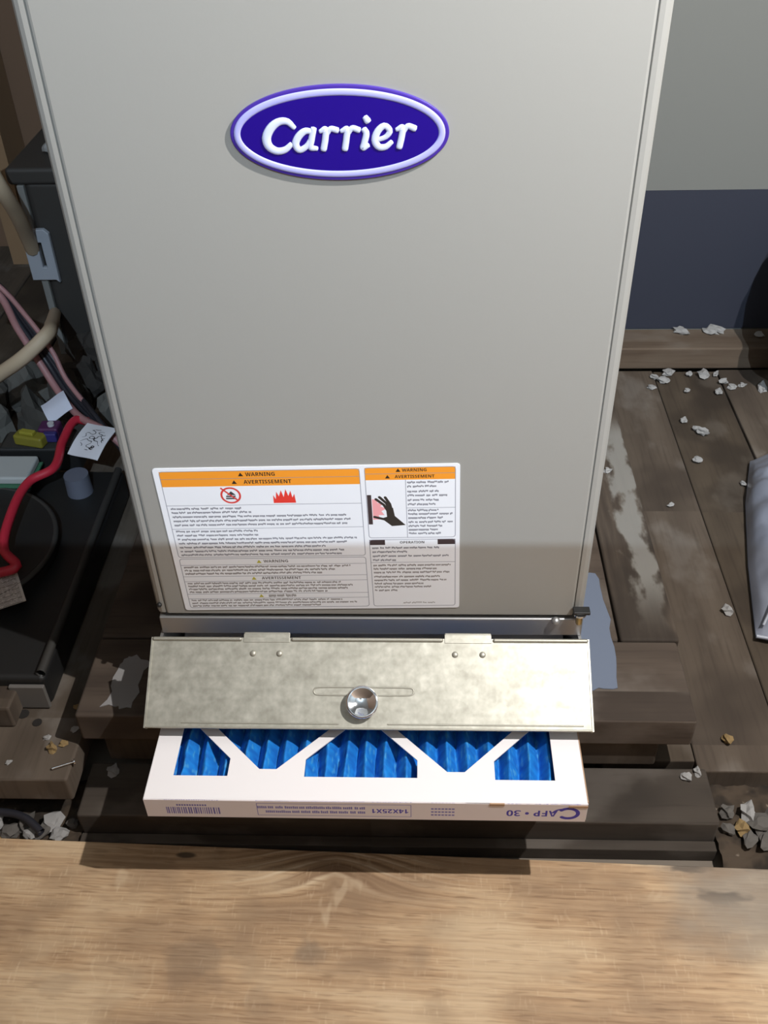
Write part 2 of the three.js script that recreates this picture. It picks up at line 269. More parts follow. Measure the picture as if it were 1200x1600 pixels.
{ // warning label
  const W = 1392, H = 900, c = document.createElement('canvas'); c.width = W; c.height = H; const x = c.getContext('2d');
  x.fillStyle = '#eeeef2'; x.fillRect(0, 0, W, H);
  const U = u => u * W, Y = v => v * H;
  const orange = '#f59a2c', line = '#8d8d98', ink = '#6f6f78';
  const rect = (u0, u1, v0, v1, f) => { x.fillStyle = f; x.fillRect(U(u0), Y(v0), U(u1 - u0), Y(v1 - v0)); };
  const hl = (u0, u1, v) => { x.fillStyle = line; x.fillRect(U(u0), Y(v), U(u1 - u0), 2.5); };
  const frame = (u0, u1, v0, v1) => { x.strokeStyle = line; x.lineWidth = 3; x.beginPath(); const r = 16, X0 = U(u0), X1 = U(u1), Y0 = Y(v0), Y1 = Y(v1); x.moveTo(X0 + r, Y0); x.lineTo(X1 - r, Y0); x.quadraticCurveTo(X1, Y0, X1, Y0 + r); x.lineTo(X1, Y1 - r); x.quadraticCurveTo(X1, Y1, X1 - r, Y1); x.lineTo(X0 + r, Y1); x.quadraticCurveTo(X0, Y1, X0, Y1 - r); x.lineTo(X0, Y0 + r); x.quadraticCurveTo(X0, Y0, X0 + r, Y0); x.stroke(); };
  const greek = (u0, u1, v, h = 0.012, col = ink) => { // unreadable fine print as word-shaped marks
    let u = u0; x.fillStyle = col; while (u < u1 - 0.004) { const w = Math.min(rr(0.008, 0.034), u1 - u); for (let k = 0; k < w / 0.0045; k++) x.fillRect(U(u + k * 0.0045), Y(v) + (rnd() < 0.25 ? -3 : 0), U(0.0034), Y(h) * rr(0.75, 1.05)); u += w + 0.0055; } };
  const tri = (u, v, s, f) => { x.fillStyle = f; x.beginPath(); x.moveTo(U(u), Y(v) - s); x.lineTo(U(u) + s, Y(v) + s * 0.7); x.lineTo(U(u) - s, Y(v) + s * 0.7); x.fill(); };
  const txt = (s, u, v, px, f = '#2c2118', wt = 'bold') => { x.fillStyle = f; x.font = `${wt} ${Math.round(px * 0.82)}px sans-serif`; x.textAlign = 'center'; x.textBaseline = 'middle'; x.fillText(s, U(u), Y(v)); };
  // left panel
  rect(0.02, 0.675, 0.022, 0.118, orange); hl(0.02, 0.675, 0.068); frame(0.02, 0.675, 0.022, 0.60);
  tri(0.287, 0.047, 12, '#2c2118'); txt('WARNING', 0.352, 0.046, 34); tri(0.262, 0.095, 12, '#2c2118'); txt('AVERTISSEMENT', 0.372, 0.094, 34);
  hl(0.02, 0.675, 0.24);
  x.strokeStyle = '#d8403c'; x.lineWidth = 9; x.beginPath(); x.arc(U(0.243), Y(0.178), 43, 0, 7); x.stroke();
  x.fillStyle = '#3a3a3e'; x.fillRect(U(0.243) - 22, Y(0.178) + 2, 44, 8); x.fillRect(U(0.243) - 24, Y(0.178) + 14, 48, 8); x.beginPath(); x.moveTo(U(0.243) - 18, Y(0.178) - 2); x.lineTo(U(0.243) + 4, Y(0.178) - 24); x.lineTo(U(0.243) + 24, Y(0.178) - 2); x.fill();
  x.strokeStyle = '#d8403c'; x.lineWidth = 8; x.beginPath(); x.moveTo(U(0.243) - 42, Y(0.178) - 44); x.lineTo(U(0.243) + 30, Y(0.178) + 30); x.stroke();
  x.fillStyle = '#e63a30'; x.beginPath(); { const X = U(0.42), B = Y(0.232); x.moveTo(X - 52, B); const f = [[-50, -46], [-40, -22], [-34, -66], [-24, -38], [-12, -74], [-2, -34], [10, -80], [20, -40], [32, -70], [38, -30], [48, -52], [52, 0]]; for (const [a, b] of f) x.lineTo(X + a, B + b); } x.fill();
  for (const [v, e] of [[0.258, 0.27], [0.284, 0.30], [0.312, 0.62], [0.340, 0.63], [0.368, 0.62]]) greek(0.032, e, v);
  hl(0.02, 0.675, 0.398);
  for (const [v, e] of [[0.412, 0.31], [0.440, 0.31], [0.468, 0.65], [0.496, 0.62], [0.524, 0.54], [0.552, 0.60], [0.578, 0.6]]) greek(0.032, e, v);
  frame(0.02, 0.675, 0.612, 0.982);
  txt('WARNING', 0.36, 0.634, 30, '#55504e'); tri(0.30, 0.637, 12, '#b9ae35'); hl(0.02, 0.675, 0.656);
  for (const [v, e] of [[0.668, 0.62], [0.692, 0.56], [0.716, 0.52]]) greek(0.03, e, v, 0.012, '#77706e');
  hl(0.02, 0.675, 0.74); txt('AVERTISSEMENT', 0.37, 0.758, 30, '#55504e'); tri(0.272, 0.76, 12, '#b9ae35'); hl(0.02, 0.675, 0.778);
  for (const [v, e] of [[0.789, 0.58], [0.811, 0.63], [0.833, 0.61], [0.855, 0.53]]) greek(0.03, e, v, 0.012, '#77706e');
  hl(0.02, 0.675, 0.874); greek(0.315, 0.42, 0.884, 0.02, '#8a8583'); tri(0.288, 0.894, 12, '#b9ae35'); hl(0.02, 0.675, 0.91);
  for (const [v, e] of [[0.92, 0.58], [0.942, 0.63], [0.963, 0.5]]) greek(0.03, e, v, 0.011, '#77706e');
  // right panel
  rect(0.692, 0.985, 0.018, 0.095, orange); hl(0.692, 0.985, 0.055); frame(0.692, 0.985, 0.018, 0.478);
  tri(0.80, 0.037, 11, '#2c2118'); txt('WARNING', 0.853, 0.036, 28); tri(0.765, 0.077, 11, '#2c2118'); txt('AVERTISSEMENT', 0.853, 0.076, 28);
  rect(0.694, 0.708, 0.19, 0.385, '#3c3032');
  x.fillStyle = '#f0a3a6'; x.beginPath(); { const X = U(0.71), M = Y(0.285); x.moveTo(X, M - 60); for (const [a, b] of [[30, -58], [22, -40], [52, -34], [36, -18], [66, -4], [40, 10], [54, 34], [26, 34], [34, 60], [0, 62]]) x.lineTo(X + a, M + b); } x.fill();
  x.strokeStyle = '#2f2a26'; x.lineCap = 'round'; x.lineJoin = 'round';
  const stroke = (pts, w) => { x.lineWidth = w; x.beginPath(); pts.forEach((p, i) => i ? x.lineTo(U(p[0]), Y(p[1])) : x.moveTo(U(p[0]), Y(p[1]))); x.stroke(); };
  stroke([[0.723, 0.218], [0.748, 0.255], [0.762, 0.30]], 13); stroke([[0.735, 0.205], [0.757, 0.245], [0.768, 0.30]], 13); stroke([[0.754, 0.207], [0.768, 0.25], [0.774, 0.30]], 13); stroke([[0.715, 0.335], [0.745, 0.35], [0.775, 0.365]], 13);
  x.fillStyle = '#2f2a26'; x.beginPath(); for (const [i, p] of [[0.755, 0.285], [0.778, 0.275], [0.783, 0.33], [0.818, 0.392], [0.772, 0.398], [0.738, 0.345], [0.757, 0.335]].entries()) i ? x.lineTo(U(p[0]), Y(p[1])) : x.moveTo(U(p[0]), Y(p[1])); x.fill();
  x.fillStyle = line; x.fillRect(U(0.822), Y(0.095), 2.5, Y(0.383)); hl(0.822, 0.985, 0.277);
  for (const [v, e] of [[0.108, 0.96], [0.134, 0.92], [0.166, 0.93], [0.192, 0.955], [0.222, 0.93], [0.25, 0.92], [0.29, 0.93], [0.314, 0.975], [0.34, 0.94], [0.368, 0.975], [0.395, 0.94], [0.42, 0.93], [0.446, 0.935]]) greek(0.828, e, v);
  rect(0.692, 0.745, 0.492, 0.528, '#3a2c2e'); rect(0.925, 0.985, 0.492, 0.528, '#3a2c2e'); frame(0.692, 0.985, 0.492, 0.982); txt('OPERATION', 0.838, 0.511, 26, '#44403e');
  for (const [v, e] of [[0.545, 0.93], [0.573, 0.82], [0.603, 0.96], [0.632, 0.78]]) greek(0.70, e, v);
  hl(0.692, 0.985, 0.652);
  for (const [v, e] of [[0.67, 0.97], [0.696, 0.92], [0.722, 0.97], [0.754, 0.93], [0.78, 0.955], [0.806, 0.87], [0.83, 0.90], [0.856, 0.78]]) greek(0.70, e, v, 0.012, '#77706e');
  greek(0.80, 0.92, 0.955, 0.008, '#8a8583');
  const t = new THREE.CanvasTexture(c); t.colorSpace = THREE.SRGBColorSpace; t.anisotropy = 8;
  const lw = 0.2325, lh = 0.1508, r = 0.003, s = new THREE.Shape();
  s.moveTo(-lw / 2 + r, -lh / 2); s.lineTo(lw / 2 - r, -lh / 2); s.quadraticCurveTo(lw / 2, -lh / 2, lw / 2, -lh / 2 + r); s.lineTo(lw / 2, lh / 2 - r); s.quadraticCurveTo(lw / 2, lh / 2, lw / 2 - r, lh / 2); s.lineTo(-lw / 2 + r, lh / 2); s.quadraticCurveTo(-lw / 2, lh / 2, -lw / 2, lh / 2 - r); s.lineTo(-lw / 2, -lh / 2 + r); s.quadraticCurveTo(-lw / 2, -lh / 2, -lw / 2 + r, -lh / 2);
  const g = new THREE.ExtrudeGeometry(s, { depth: 0.0005, bevelEnabled: false }); const p = g.attributes.position, uv = g.attributes.uv;
  for (let i = 0; i < p.count; i++) uv.setXY(i, p.getX(i) / lw + 0.5, p.getY(i) / lh + 0.5);
  const m = part('warning_label', g, mat(0xffffff, 0.45, { map: t }), F, [-0.0409, 0.0747, 0.0001]); m.rotation.z = 0.0205;
  m.userData.label = 'white warning sticker with orange headings';
}
// base rail, rack
part('base_rail', box(-0.1805, 0.182, -0.0315, -0.0115, -0.03, 0.001, 0.0015), galvDull, F).userData.label = 'galvanised rail under the door';
part('rack_side', box(-0.182, -0.1795, -0.105, -0.0315, -0.60, 0.012), galvDull, F);
part('rack_side', box(0.1795, 0.182, -0.105, -0.0315, -0.60, 0.012), galvDull, F);
part('rack_bottom', box(-0.1795, 0.1795, -0.105, -0.103, -0.60, 0.012), galvDull, F);
{ // screw and clip at the right end of the rail
  const s = part('screw', new THREE.CylinderGeometry(0.0028, 0.0028, 0.011, 12), brass, F, [0.1775, -0.0065, 0.0045]);
  part('washer', new THREE.CylinderGeometry(0.0055, 0.0055, 0.0018, 16), chrome, s, [0, 0.006, 0]);
  part('clip', box(-0.006, 0.008, 0.0072, 0.0102, -0.004, 0.004, 0.0008), blackMetal, s);
  part('bolt_head', new THREE.SphereGeometry(0.004, 14, 8, 0, Math.PI * 2, 0, Math.PI / 2), galvDull, F, [0.1585, -0.0118, 0.003]);
  part('bolt_head', new THREE.SphereGeometry(0.0022, 12, 8), blackMetal, F, [-0.1775, 0.003, 0.0005]);
}
{ // hinged filter access flap, local: x right, y down-slope negative, z out of the sheet
  const L = 0.0762, hw = 0.1845, th = 0.0012;
  const flap = part('access_flap', metreUV((() => { const g = new THREE.BoxGeometry(2 * hw, L, th); g.translate(0, -L / 2, 0); return g; })()), galv, F, [0.0005, -0.0212, 0.0152]);
  flap.rotation.x = -Math.atan2(0.065, 0.0395); flap.userData.label = 'galvanised flap raised over the filter slot';
  const rod = (x0, x1, y, r, z, m = galv, name = 'hem') => { const g = new THREE.CapsuleGeometry(r, x1 - x0 - 2 * r, 4, 10); g.rotateZ(Math.PI / 2); return part(name, g, m, flap, [(x0 + x1) / 2, y, z]); };
  const X = px => (px - 582) / 673 * 0.369;                          // positions measured along the flap
  for (const [a, b] of [[-hw, X(386)], [X(462), X(697)], [X(773), hw]]) rod(a, b, -0.0014, 0.0018, 0.0009);
  rod(-hw, hw, -L + 0.0008, 0.0009, 0.0006);
  for (const [a, b] of [[X(300), X(540)], [X(612), X(905)]]) rod(a, b, -L + 0.0046, 0.00075, 0.0004, galv, 'ridge');
  for (const sx of [-1, 1]) part('edge_fold', box(sx * hw - 0.0008, sx * hw + 0.0008, -L, 0, -0.006, 0.0012), galv, flap);
  for (const [a, b] of [[X(388), X(460)], [X(699), X(771)]]) {
    part('hinge_tab', box(a, b, -0.004, 0.0035, -0.0008, 0.0010, 0.0004), galv, flap);
    rod(a, b, 0.0040, 0.0011, -0.0008, galv, 'hinge_roll');
  }
  for (const px of [403, 444, 714, 756]) { const g = new THREE.SphereGeometry(0.0027, 14, 8, 0, Math.PI * 2, 0, Math.PI / 2); g.rotateX(Math.PI / 2); g.scale(1, 1, 0.6); part('rivet', g, galv, flap, [X(px) + 0.0005, -0.0135, th / 2]); }
  { // pressed slot outline
    const a = X(500), b = X(652), y0 = -0.0478, y1 = -0.0418, r = (y1 - y0) / 2, pts = [];
    for (let i = 0; i <= 8; i++) { const t = Math.PI / 2 + i / 8 * Math.PI; pts.push(V(a + r + r * Math.cos(t), (y0 + y1) / 2 + r * Math.sin(t), 0)); }
    for (let i = 0; i <= 8; i++) { const t = -Math.PI / 2 + i / 8 * Math.PI; pts.push(V(b - r + r * Math.cos(t), (y0 + y1) / 2 + r * Math.sin(t), 0)); }
    const g = new THREE.TubeGeometry(new THREE.CatmullRomCurve3(pts, true, 'centripetal'), 120, 0.0008, 8, true); part('pressed_slot', g, galv, flap, [0, 0, 0.0004]);
  }
  const kp = [[0, 0.0075], [0.003, 0.0076], [0.007, 0.0086], [0.0112, 0.0104], [0.0128, 0.0103], [0.0136, 0.0092], [0.0136, 0.0075], [0.0122, 0.0045], [0.0095, 0.002], [0.008, 0.0]].reverse().map(p => new THREE.Vector2(Math.max(p[0], 1e-5), p[1]));
  const kg = new THREE.LatheGeometry(kp, 40); kg.rotateX(Math.PI / 2); part('knob', kg, chrome, flap, [X(575), -0.0548, th / 2]).userData.label = 'round dished chrome knob';
}
shade(F);

// ---------------------------------------------------------------- air filter
{
  const f = thing('air_filter', 'white cardboard framed air filter with blue pleats, pulled out of the slot', 'air filter', [0, -0.0965, 0]);
  const hw = 0.1745, z1 = 0.14, z0 = -0.49, H = 0.0225;
  const holes = [
    [[-0.155, 0.117], [-0.111, 0.117], [-0.111, 0.100], [-0.155, 0.056]],
    [[-0.086, 0.110], [-0.072, 0.110], [-0.010, 0.048], [-0.010, 0.042], [-0.072, -0.02], [-0.086, -0.02], [-0.148, 0.042], [-0.148, 0.048]],
    [[-0.049, 0.117], [0.042, 0.117], [0.042, 0.100], [-0.0035, 0.0545], [-0.049, 0.100]],
    [[0.066, 0.111], [0.080, 0.111], [0.142, 0.049], [0.142, 0.043], [0.080, -0.019], [0.066, -0.019], [0.004, 0.043], [0.004, 0.049]],
    [[0.104, 0.118], [0.1515, 0.118], [0.1515, 0.053], [0.104, 0.100]],
    [[-0.15, -0.04], [-0.01, -0.04], [-0.01, -0.46], [-0.15, -0.46]], [[0.01, -0.04], [0.15, -0.04], [0.15, -0.46], [0.01, -0.46]],
  ];
  const sheet = () => {
    const s = new THREE.Shape([[-hw, z0], [hw, z0], [hw, z1], [-hw, z1]].map(p => new THREE.Vector2(p[0], -p[1])));
    for (const h of holes) s.holes.push(new THREE.Path(h.map(p => new THREE.Vector2(p[0], -p[1]))));
    const g = new THREE.ExtrudeGeometry(s, { depth: 0.0009, bevelEnabled: false }); g.rotateX(-Math.PI / 2); return g;
  };
  const top = sheet(); top.translate(0, H - 0.0009, 0);
  part('frame_top', top, cardboard, f); part('frame_bottom', sheet(), cardboard, f);
  for (const s of [-1, 1]) part('frame_side', box(s * hw - 0.0006, s * hw + 0.0006, 0.0009, H - 0.0009, z0, z1 - 0.001), cardboard, f);
  part('frame_back', box(-hw + 0.001, hw - 0.001, 0.0009, H - 0.0009, z0, z0 + 0.001), cardboard, f);
  // printed front edge (print runs upside down)
  const W = 2048, Hc = 132, c = document.createElement('canvas'); c.width = W; c.height = Hc; const x = c.getContext('2d');
  x.fillStyle = '#e3d9d9'; x.fillRect(0, 0, W, Hc); x.translate(W, Hc); x.rotate(Math.PI);
  const ink = '#4c41a8', pale = '#8079b4';
  const XX = px => W - (px - 220) / 693 * W;                        // measured along the edge, turned round
  x.fillStyle = ink; x.textBaseline = 'middle'; x.textAlign = 'left';
  x.font = 'bold 62px sans-serif'; x.fillText('AFP \u2022 30', XX(868), 62);
  x.save(); x.translate(XX(885), 64); x.strokeStyle = ink; x.lineWidth = 18; x.lineCap = 'round'; x.beginPath(); x.ellipse(0, 0, 44, 38, 0, 0.7, 5.4); x.stroke(); x.lineWidth = 9; x.beginPath(); x.moveTo(24, 34); x.quadraticCurveTo(60, 30, 70, 6); x.stroke(); x.restore();
  x.fillStyle = pale; for (let k = 0; k < 3; k++) { for (let w = 0; w < 7; w++) x.fillRect(XX(708) + w * 16, 34 + k * 24, 12, 11); }
  x.strokeStyle = pale; x.lineWidth = 3; x.strokeRect(XX(640), 22, XX(398) - XX(640), 92); x.fillStyle = ink; x.font = 'bold 44px sans-serif'; x.fillText('14X25X1', XX(637), 66);
  x.fillStyle = pale; for (let k = 0; k < 2; k++) { let u = XX(568); while (u < XX(418 - k * 12)) { const w = rr(14, 44); for (let j = 0; j < w; j += 9) x.fillRect(u + j, 42 + k * 34, 7, rr(15, 20)); u += w + 9; } }
  let b = XX(338); x.fillStyle = '#6f67a8'; while (b < XX(252)) { const w = rr(3, 8); x.fillRect(b, 26, w, 52); b += w + rr(3, 7); }
  for (let j = 0; j < 12; j++) x.fillRect(XX(318) + j * 12, 88, 8, 13);
  const t = new THREE.CanvasTexture(c); t.colorSpace = THREE.SRGBColorSpace;
  const fg = new THREE.BoxGeometry(2 * hw, H, 0.001); fg.translate(0, H / 2, z1 - 0.0003);
  part('frame_front', fg, mat(0xffffff, 0.8, { map: t }), f).userData.label = 'front edge with upside-down violet print';
  part('torn_edge', box(0.0985, 0.110, H - 0.0022, H + 0.0003, z1 - 0.0006, z1 + 0.0006), rawCard, f); part('torn_edge', box(0.160, 0.1748, H - 0.0035, H - 0.0012, z1 - 0.0006, z1 + 0.0006), rawCard, f);
  part('torn_edge', box(hw + 0.0001, hw + 0.0009, H - 0.0030, H + 0.0002, 0.07, z1 - 0.002), rawCard, f);
  // pleats
  const nx = 300, nzz = 40, pos = [], ix = [], P = 0.0166;
  for (let j = 0; j <= nzz; j++) for (let i = 0; i <= nx; i++) {
    const px = -hw + 0.003 + i / nx * (2 * hw - 0.006), pz = z0 + 0.003 + (j / nzz) ** 0.5 * (z1 - 0.006 - z0);
    const ph = (px + 0.003 * nz(px * 26, pz * 24) + 0.001 * nz(px * 90, pz * 60)) / P, w = Math.abs((ph - Math.floor(ph)) * 2 - 1);
    pos.push(px, 0.002 + 0.0155 * Math.pow(w, 0.8) + 0.0016 * nz(px * 150, pz * 90, 3), pz);
  }
  for (let j = 0; j < nzz; j++) for (let i = 0; i < nx; i++) { const a = j * (nx + 1) + i; ix.push(a, a + nx + 1, a + 1, a + 1, a + nx + 1, a + nx + 2); }
  const g = new THREE.BufferGeometry(); g.setAttribute('position', new THREE.Float32BufferAttribute(pos, 3)); g.setIndex(ix); g.computeVertexNormals();
  const uvs = []; for (let i = 0; i < pos.length; i += 3) uvs.push(pos[i], pos[i + 2]); g.setAttribute('uv', new THREE.Float32BufferAttribute(uvs, 2));
  const mm = tex(512, 512, (u, v) => { const k = fbm(u * 160, v * 160, 3), h = smooth(0.34, 0.5, Math.abs(nz(u * 420, v * 90, 6))); return mixc([8 + 20 * k, 116 + 44 * k, 200 + 40 * k], [96, 160, 205], 0.6 * h); }, 0.35, 0.35);
  part('pleated_media', g, mat(0xffffff, 0.75, { map: mm, side: THREE.DoubleSide }), f).userData.label = 'bright blue pleated media';
}

// ---------------------------------------------------------------- left clutter
{ // dark metal box in the recess
  const t = thing('metal_box', 'dark grey upright metal box with pale latch, behind the wires', 'metal box', [-0.515, -0.182, -0.74]);
  part('body', box(0.003, 0.215, 0, 0.275, -0.2, 0, 0.012), darkSheet, t);
  part('top_cover', box(-0.016, 0.222, 0.268, 0.292, -0.205, 0.004, 0.006), darkSheet, t);
  part('front_flange', box(-0.004, 0.006, 0, 0.268, -0.004, 0.004, 0.0015), edgeGrey, t);
  const s = new THREE.Shape([[-0.012, 0.13], [0.022, 0.13], [0.026, 0.126], [0.026, 0.200], [0.02, 0.206], [-0.012, 0.204]].map(p => new THREE.Vector2(...p)));
  const hgt = new THREE.Path([[0.006, 0.148], [0.014, 0.148], [0.014, 0.188], [0.006, 0.188]].map(p => new THREE.Vector2(...p))); s.holes.push(hgt);
  part('latch', new THREE.ExtrudeGeometry(s, { depth: 0.006, bevelEnabled: true, bevelSize: 0.001, bevelThickness: 0.001, bevelSegments: 1 }), mat(rgb(0.34, 0.36, 0.40), 0.5), t, [0, 0, 0.004]).userData.label = 'pale grey slotted latch';
  single('plaster_chunk', lump(0.014, 0.008, 0.011, 4), whitePlaster, [-0.480, 0.117, -0.80], 'small pale lump lying on top of the dark metal box', 'rubble');
}
{ // black blower housing
  const t = thing('blower_housing', 'black metal blower housing with round drum on the side board', 'blower', [-0.45, -0.15, -0.19]);
  part('body', box(-0.19, 0.140, 0.0, 0.040, -0.15, 0.175, 0.006), blackMetal, t);
  const rim = (a, b) => { const g = tube([a, b], 0.0045, 8, 8); part('rim', g, rimBlack, t); };
  rim([0.137, 0.043, 0.172], [0.134, 0.043, -0.146]);
  const ring = new THREE.TorusGeometry(0.103, 0.003, 8, 60); ring.rotateX(Math.PI / 2); part('drum_ring', ring, rimBlack, t, [0.0, 0.056, 0.01]);
  part('drum', new THREE.CylinderGeometry(0.101, 0.103, 0.020, 56), blackMetal, t, [0.0, 0.048, 0.01]);
  part('corner_bracket', box(0.105, 0.139, 0.002, 0.032, 0.1755, 0.18, 0.001), mat(rgb(0.13, 0.12, 0.11), 0.6), t);
  part('end_cap', new THREE.CylinderGeometry(0.014, 0.015, 0.026, 24), mat(rgb(0.13, 0.14, 0.18), 0.5), t, [0.098, 0.052, -0.108]);
}
single('paper_label', (() => { const g = new THREE.BoxGeometry(0.032, 0.0008, 0.06); g.rotateY(0.5); return g; })(), mat(0xffffff, 0.7, { map: tex(64, 128, (u, v) => { const l = (v * 40) % 1 < 0.4 && Math.abs(u - 0.5) < 0.42 && nz(u * 14, v * 60) > -0.2; return l ? [120, 108, 100] : [205, 196, 188]; }, 1, 1) }), [-0.377, -0.0915, -0.118], 'creased paper label lying on the black blower drum', 'label');
{
  const t = thing('circuit_board', 'grey circuit board with green edge on the black housing', 'circuit board', [-0.437, -0.092, -0.305]);
  part('board', box(-0.05, 0.036, 0, 0.002, -0.024, 0.024), mat(rgb(0.05, 0.16, 0.09), 0.6), t); part('cover', box(-0.05, 0.033, 0.002, 0.012, -0.024, 0.020, 0.003), mat(rgb(0.42, 0.43, 0.42), 0.6), t);
}
const wireM = { pink: mat(rgb(0.36, 0.18, 0.18), 0.5), black: mat(rgb(0.02, 0.02, 0.026), 0.45), red: mat(rgb(0.50, 0.022, 0.045), 0.45), tan: mat(rgb(0.50, 0.39, 0.27), 0.6) };
single('red_wire', tube([[-0.352, -0.062, -0.372], [-0.364, -0.056, -0.367], [-0.369, -0.058, -0.328], [-0.366, -0.060, -0.277], [-0.387, -0.062, -0.255], [-0.391, -0.066, -0.2], [-0.383, -0.072, -0.152], [-0.366, -0.078, -0.135], [-0.39, -0.082, -0.128], [-0.43, -0.084, -0.13]], 0.0052, 90), wireM.red, null, 'thick bright red wire looping over the black housing', 'wire');
single('pink_wire', tube([[-0.52, 0.12, -0.46], [-0.452, 0.078, -0.452], [-0.426, 0.036, -0.45], [-0.402, -0.006, -0.44], [-0.388, -0.035, -0.425], [-0.33, -0.075, -0.37], [-0.30, -0.10, -0.34]], 0.0032, 60), wireM.pink, null, 'thin pink wire running above the black wires', 'wire');
single('pink_wire', tube([[-0.52, 0.095, -0.462], [-0.455, 0.068, -0.452], [-0.441, 0.02, -0.45], [-0.419, -0.025, -0.438], [-0.396, -0.05, -0.415], [-0.360, -0.056, -0.372], [-0.325, -0.056, -0.345], [-0.30, -0.075, -0.335]], 0.0046, 60), wireM.pink, null, 'thicker pink wire running below the black wires', 'wire');
for (const [d, e] of [[0, 0], [0.006, 0.004], [-0.006, 0.002]])
  single('black_wire', tube([[-0.52, 0.108 + d, -0.461], [-0.453, 0.073 + d * 0.6, -0.456], [-0.434 + d, 0.028, -0.456 + e], [-0.410 + d, -0.02, -0.447 + e], [-0.380 + d, -0.05, -0.415], [-0.345, -0.062 + d, -0.378], [-0.305, -0.085, -0.345 + d]], 0.0033, 60), wireM.black, null, 'black wire in the bundle between the pink wires', 'wire', 'black wires between the pink ones');
single('tan_cable', tube([[-0.60, -0.10, -0.44], [-0.494, -0.043, -0.42], [-0.463, -0.022, -0.415], [-0.425, 0.004, -0.412], [-0.400, 0.022, -0.43], [-0.421, -0.004, -0.50], [-0.466, -0.057, -0.62], [-0.510, -0.109, -0.733]], 0.0088, 60, 10), wireM.tan, null, 'thick tan cable bending up across the wires', 'cable');
single('tan_cable', tube([[-0.54, 0.26, -0.62], [-0.506, 0.178, -0.62], [-0.491, 0.131, -0.62], [-0.496, 0.078, -0.66], [-0.511, 0.024, -0.71], [-0.518, -0.006, -0.733]], 0.0105, 50, 10), wireM.tan, null, 'thick tan cable hanging in front of the dark metal box', 'cable');
{ // tags
  const scribble = tex(128, 128, (u, v) => { const b = Math.hypot(u - 0.52, (v - 0.52) * 1.1) < 0.36 && Math.abs(nz(u * 5, v * 8, 2)) < 0.06; return b ? [40, 40, 44] : [214, 214, 220]; }, 1, 1);
  const flat = (w, d) => { const g = new THREE.BoxGeometry(w, 0.0008, d, 8, 1, 8), p = g.attributes.position; for (let i = 0; i < p.count; i++) p.setY(i, p.getY(i) + 0.004 * Math.sin(p.getX(i) / w * 3) + 0.0025 * Math.cos(p.getZ(i) / d * 4)); g.computeVertexNormals(); return g; };
  const a = single('paper_tag', flat(0.042, 0.046), mat(0xffffff, 0.5, { map: scribble }), [-0.331, -0.052, -0.318], 'white tag with black scribble on the end of the red wire', 'tag'); a.rotation.set(0.35, -0.35, 0);
  const b = single('paper_tag', flat(0.032, 0.030), mat(rgb(0.60, 0.62, 0.72), 0.6), [-0.392, -0.05, -0.386], 'small blank bluish-white tag beside the pink wire', 'tag'); b.rotation.set(0.4, 0.55, 0);
}
{ // connectors
  const y = thing('yellow_connector', 'yellow plastic wire connector behind the circuit board', 'connector', [-0.414, -0.075, -0.345]); part('body', box(-0.02, 0.018, 0, 0.014, -0.008, 0.008, 0.003), mat(rgb(0.20, 0.175, 0.02), 0.5), y); part('tab', box(-0.012, 0.006, 0.014, 0.018, -0.004, 0.004, 0.001), mat(rgb(0.30, 0.27, 0.03), 0.5), y); y.rotation.y = -0.25;
  const p = thing('purple_connector', 'small purple and blue connector next to the blank tag', 'connector', [-0.396, -0.075, -0.362]); part('body', box(-0.012, 0.012, 0, 0.016, -0.010, 0.010, 0.003), mat(rgb(0.07, 0.015, 0.07), 0.5), p); part('plug', box(-0.004, 0.012, 0.002, 0.014, 0.010, 0.018, 0.002), mat(rgb(0.03, 0.025, 0.14), 0.5), p); part('pin', new THREE.CylinderGeometry(0.004, 0.004, 0.004, 12), mat(rgb(0.5, 0.5, 0.52), 0.4), p, [0.003, 0.0175, 0.002]);
  const s = thing('connector_stand', 'dark plastic block under the coloured connectors', 'block', [-0.41, -0.11, -0.352]); part('body', box(-0.045, 0.05, 0, 0.034, -0.02, 0.016, 0.004), blackMetal, s); part('lid', box(-0.04, 0.045, 0.034, 0.035, -0.018, 0.014), rimBlack, s);
}
// grey scraps of insulation behind the wires
const scrapM = [mat(rgb(0.06, 0.055, 0.048), 0.95), mat(rgb(0.10, 0.095, 0.085), 0.95), mat(rgb(0.035, 0.03, 0.026), 0.95)];
for (const [i, [x, z, r, h]] of [[-0.575, -0.57, 0.036, 0.05], [-0.505, -0.575, 0.030, 0.04], [-0.445, -0.615, 0.028, 0.035], [-0.44, -0.55, 0.026, 0.05], [-0.545, -0.49, 0.030, 0.04], [-0.425, -0.487, 0.024, 0.045], [-0.475, -0.495, 0.024, 0.05], [-0.37, -0.49, 0.026, 0.045], [-0.45, -0.69, 0.036, 0.04]].entries())
  single('insulation_scrap', lump(r, h, r * 0.9, i + 2.5, 3, 0.8), scrapM[i % 3], [x, -0.182 + h * 0.6, z], ['crumpled mid grey insulation scrap on floor behind the wires', 'crumpled pale grey insulation scrap on floor behind the wires', 'crumpled dark insulation scrap on floor behind the wires'][i % 3], 'scrap', ['mid grey scraps', 'pale grey scraps', 'dark scraps'][i % 3] + ' behind the wires');
// nail
{ const n = thing('nail', 'bent steel nail lying on the greyish side board', 'nail', [-0.268, -0.1475, 0.0555]); const g = new THREE.CylinderGeometry(0.0012, 0.0008, 0.020, 8); g.rotateZ(Math.PI / 2); part('shank', g, chrome, n); const h = new THREE.CylinderGeometry(0.0028, 0.0028, 0.001, 12); h.rotateZ(Math.PI / 2); part('head', h, chrome, n, [0.0102, 0, 0]); n.rotation.y = 0.4; n.position.x -= 0.012; }

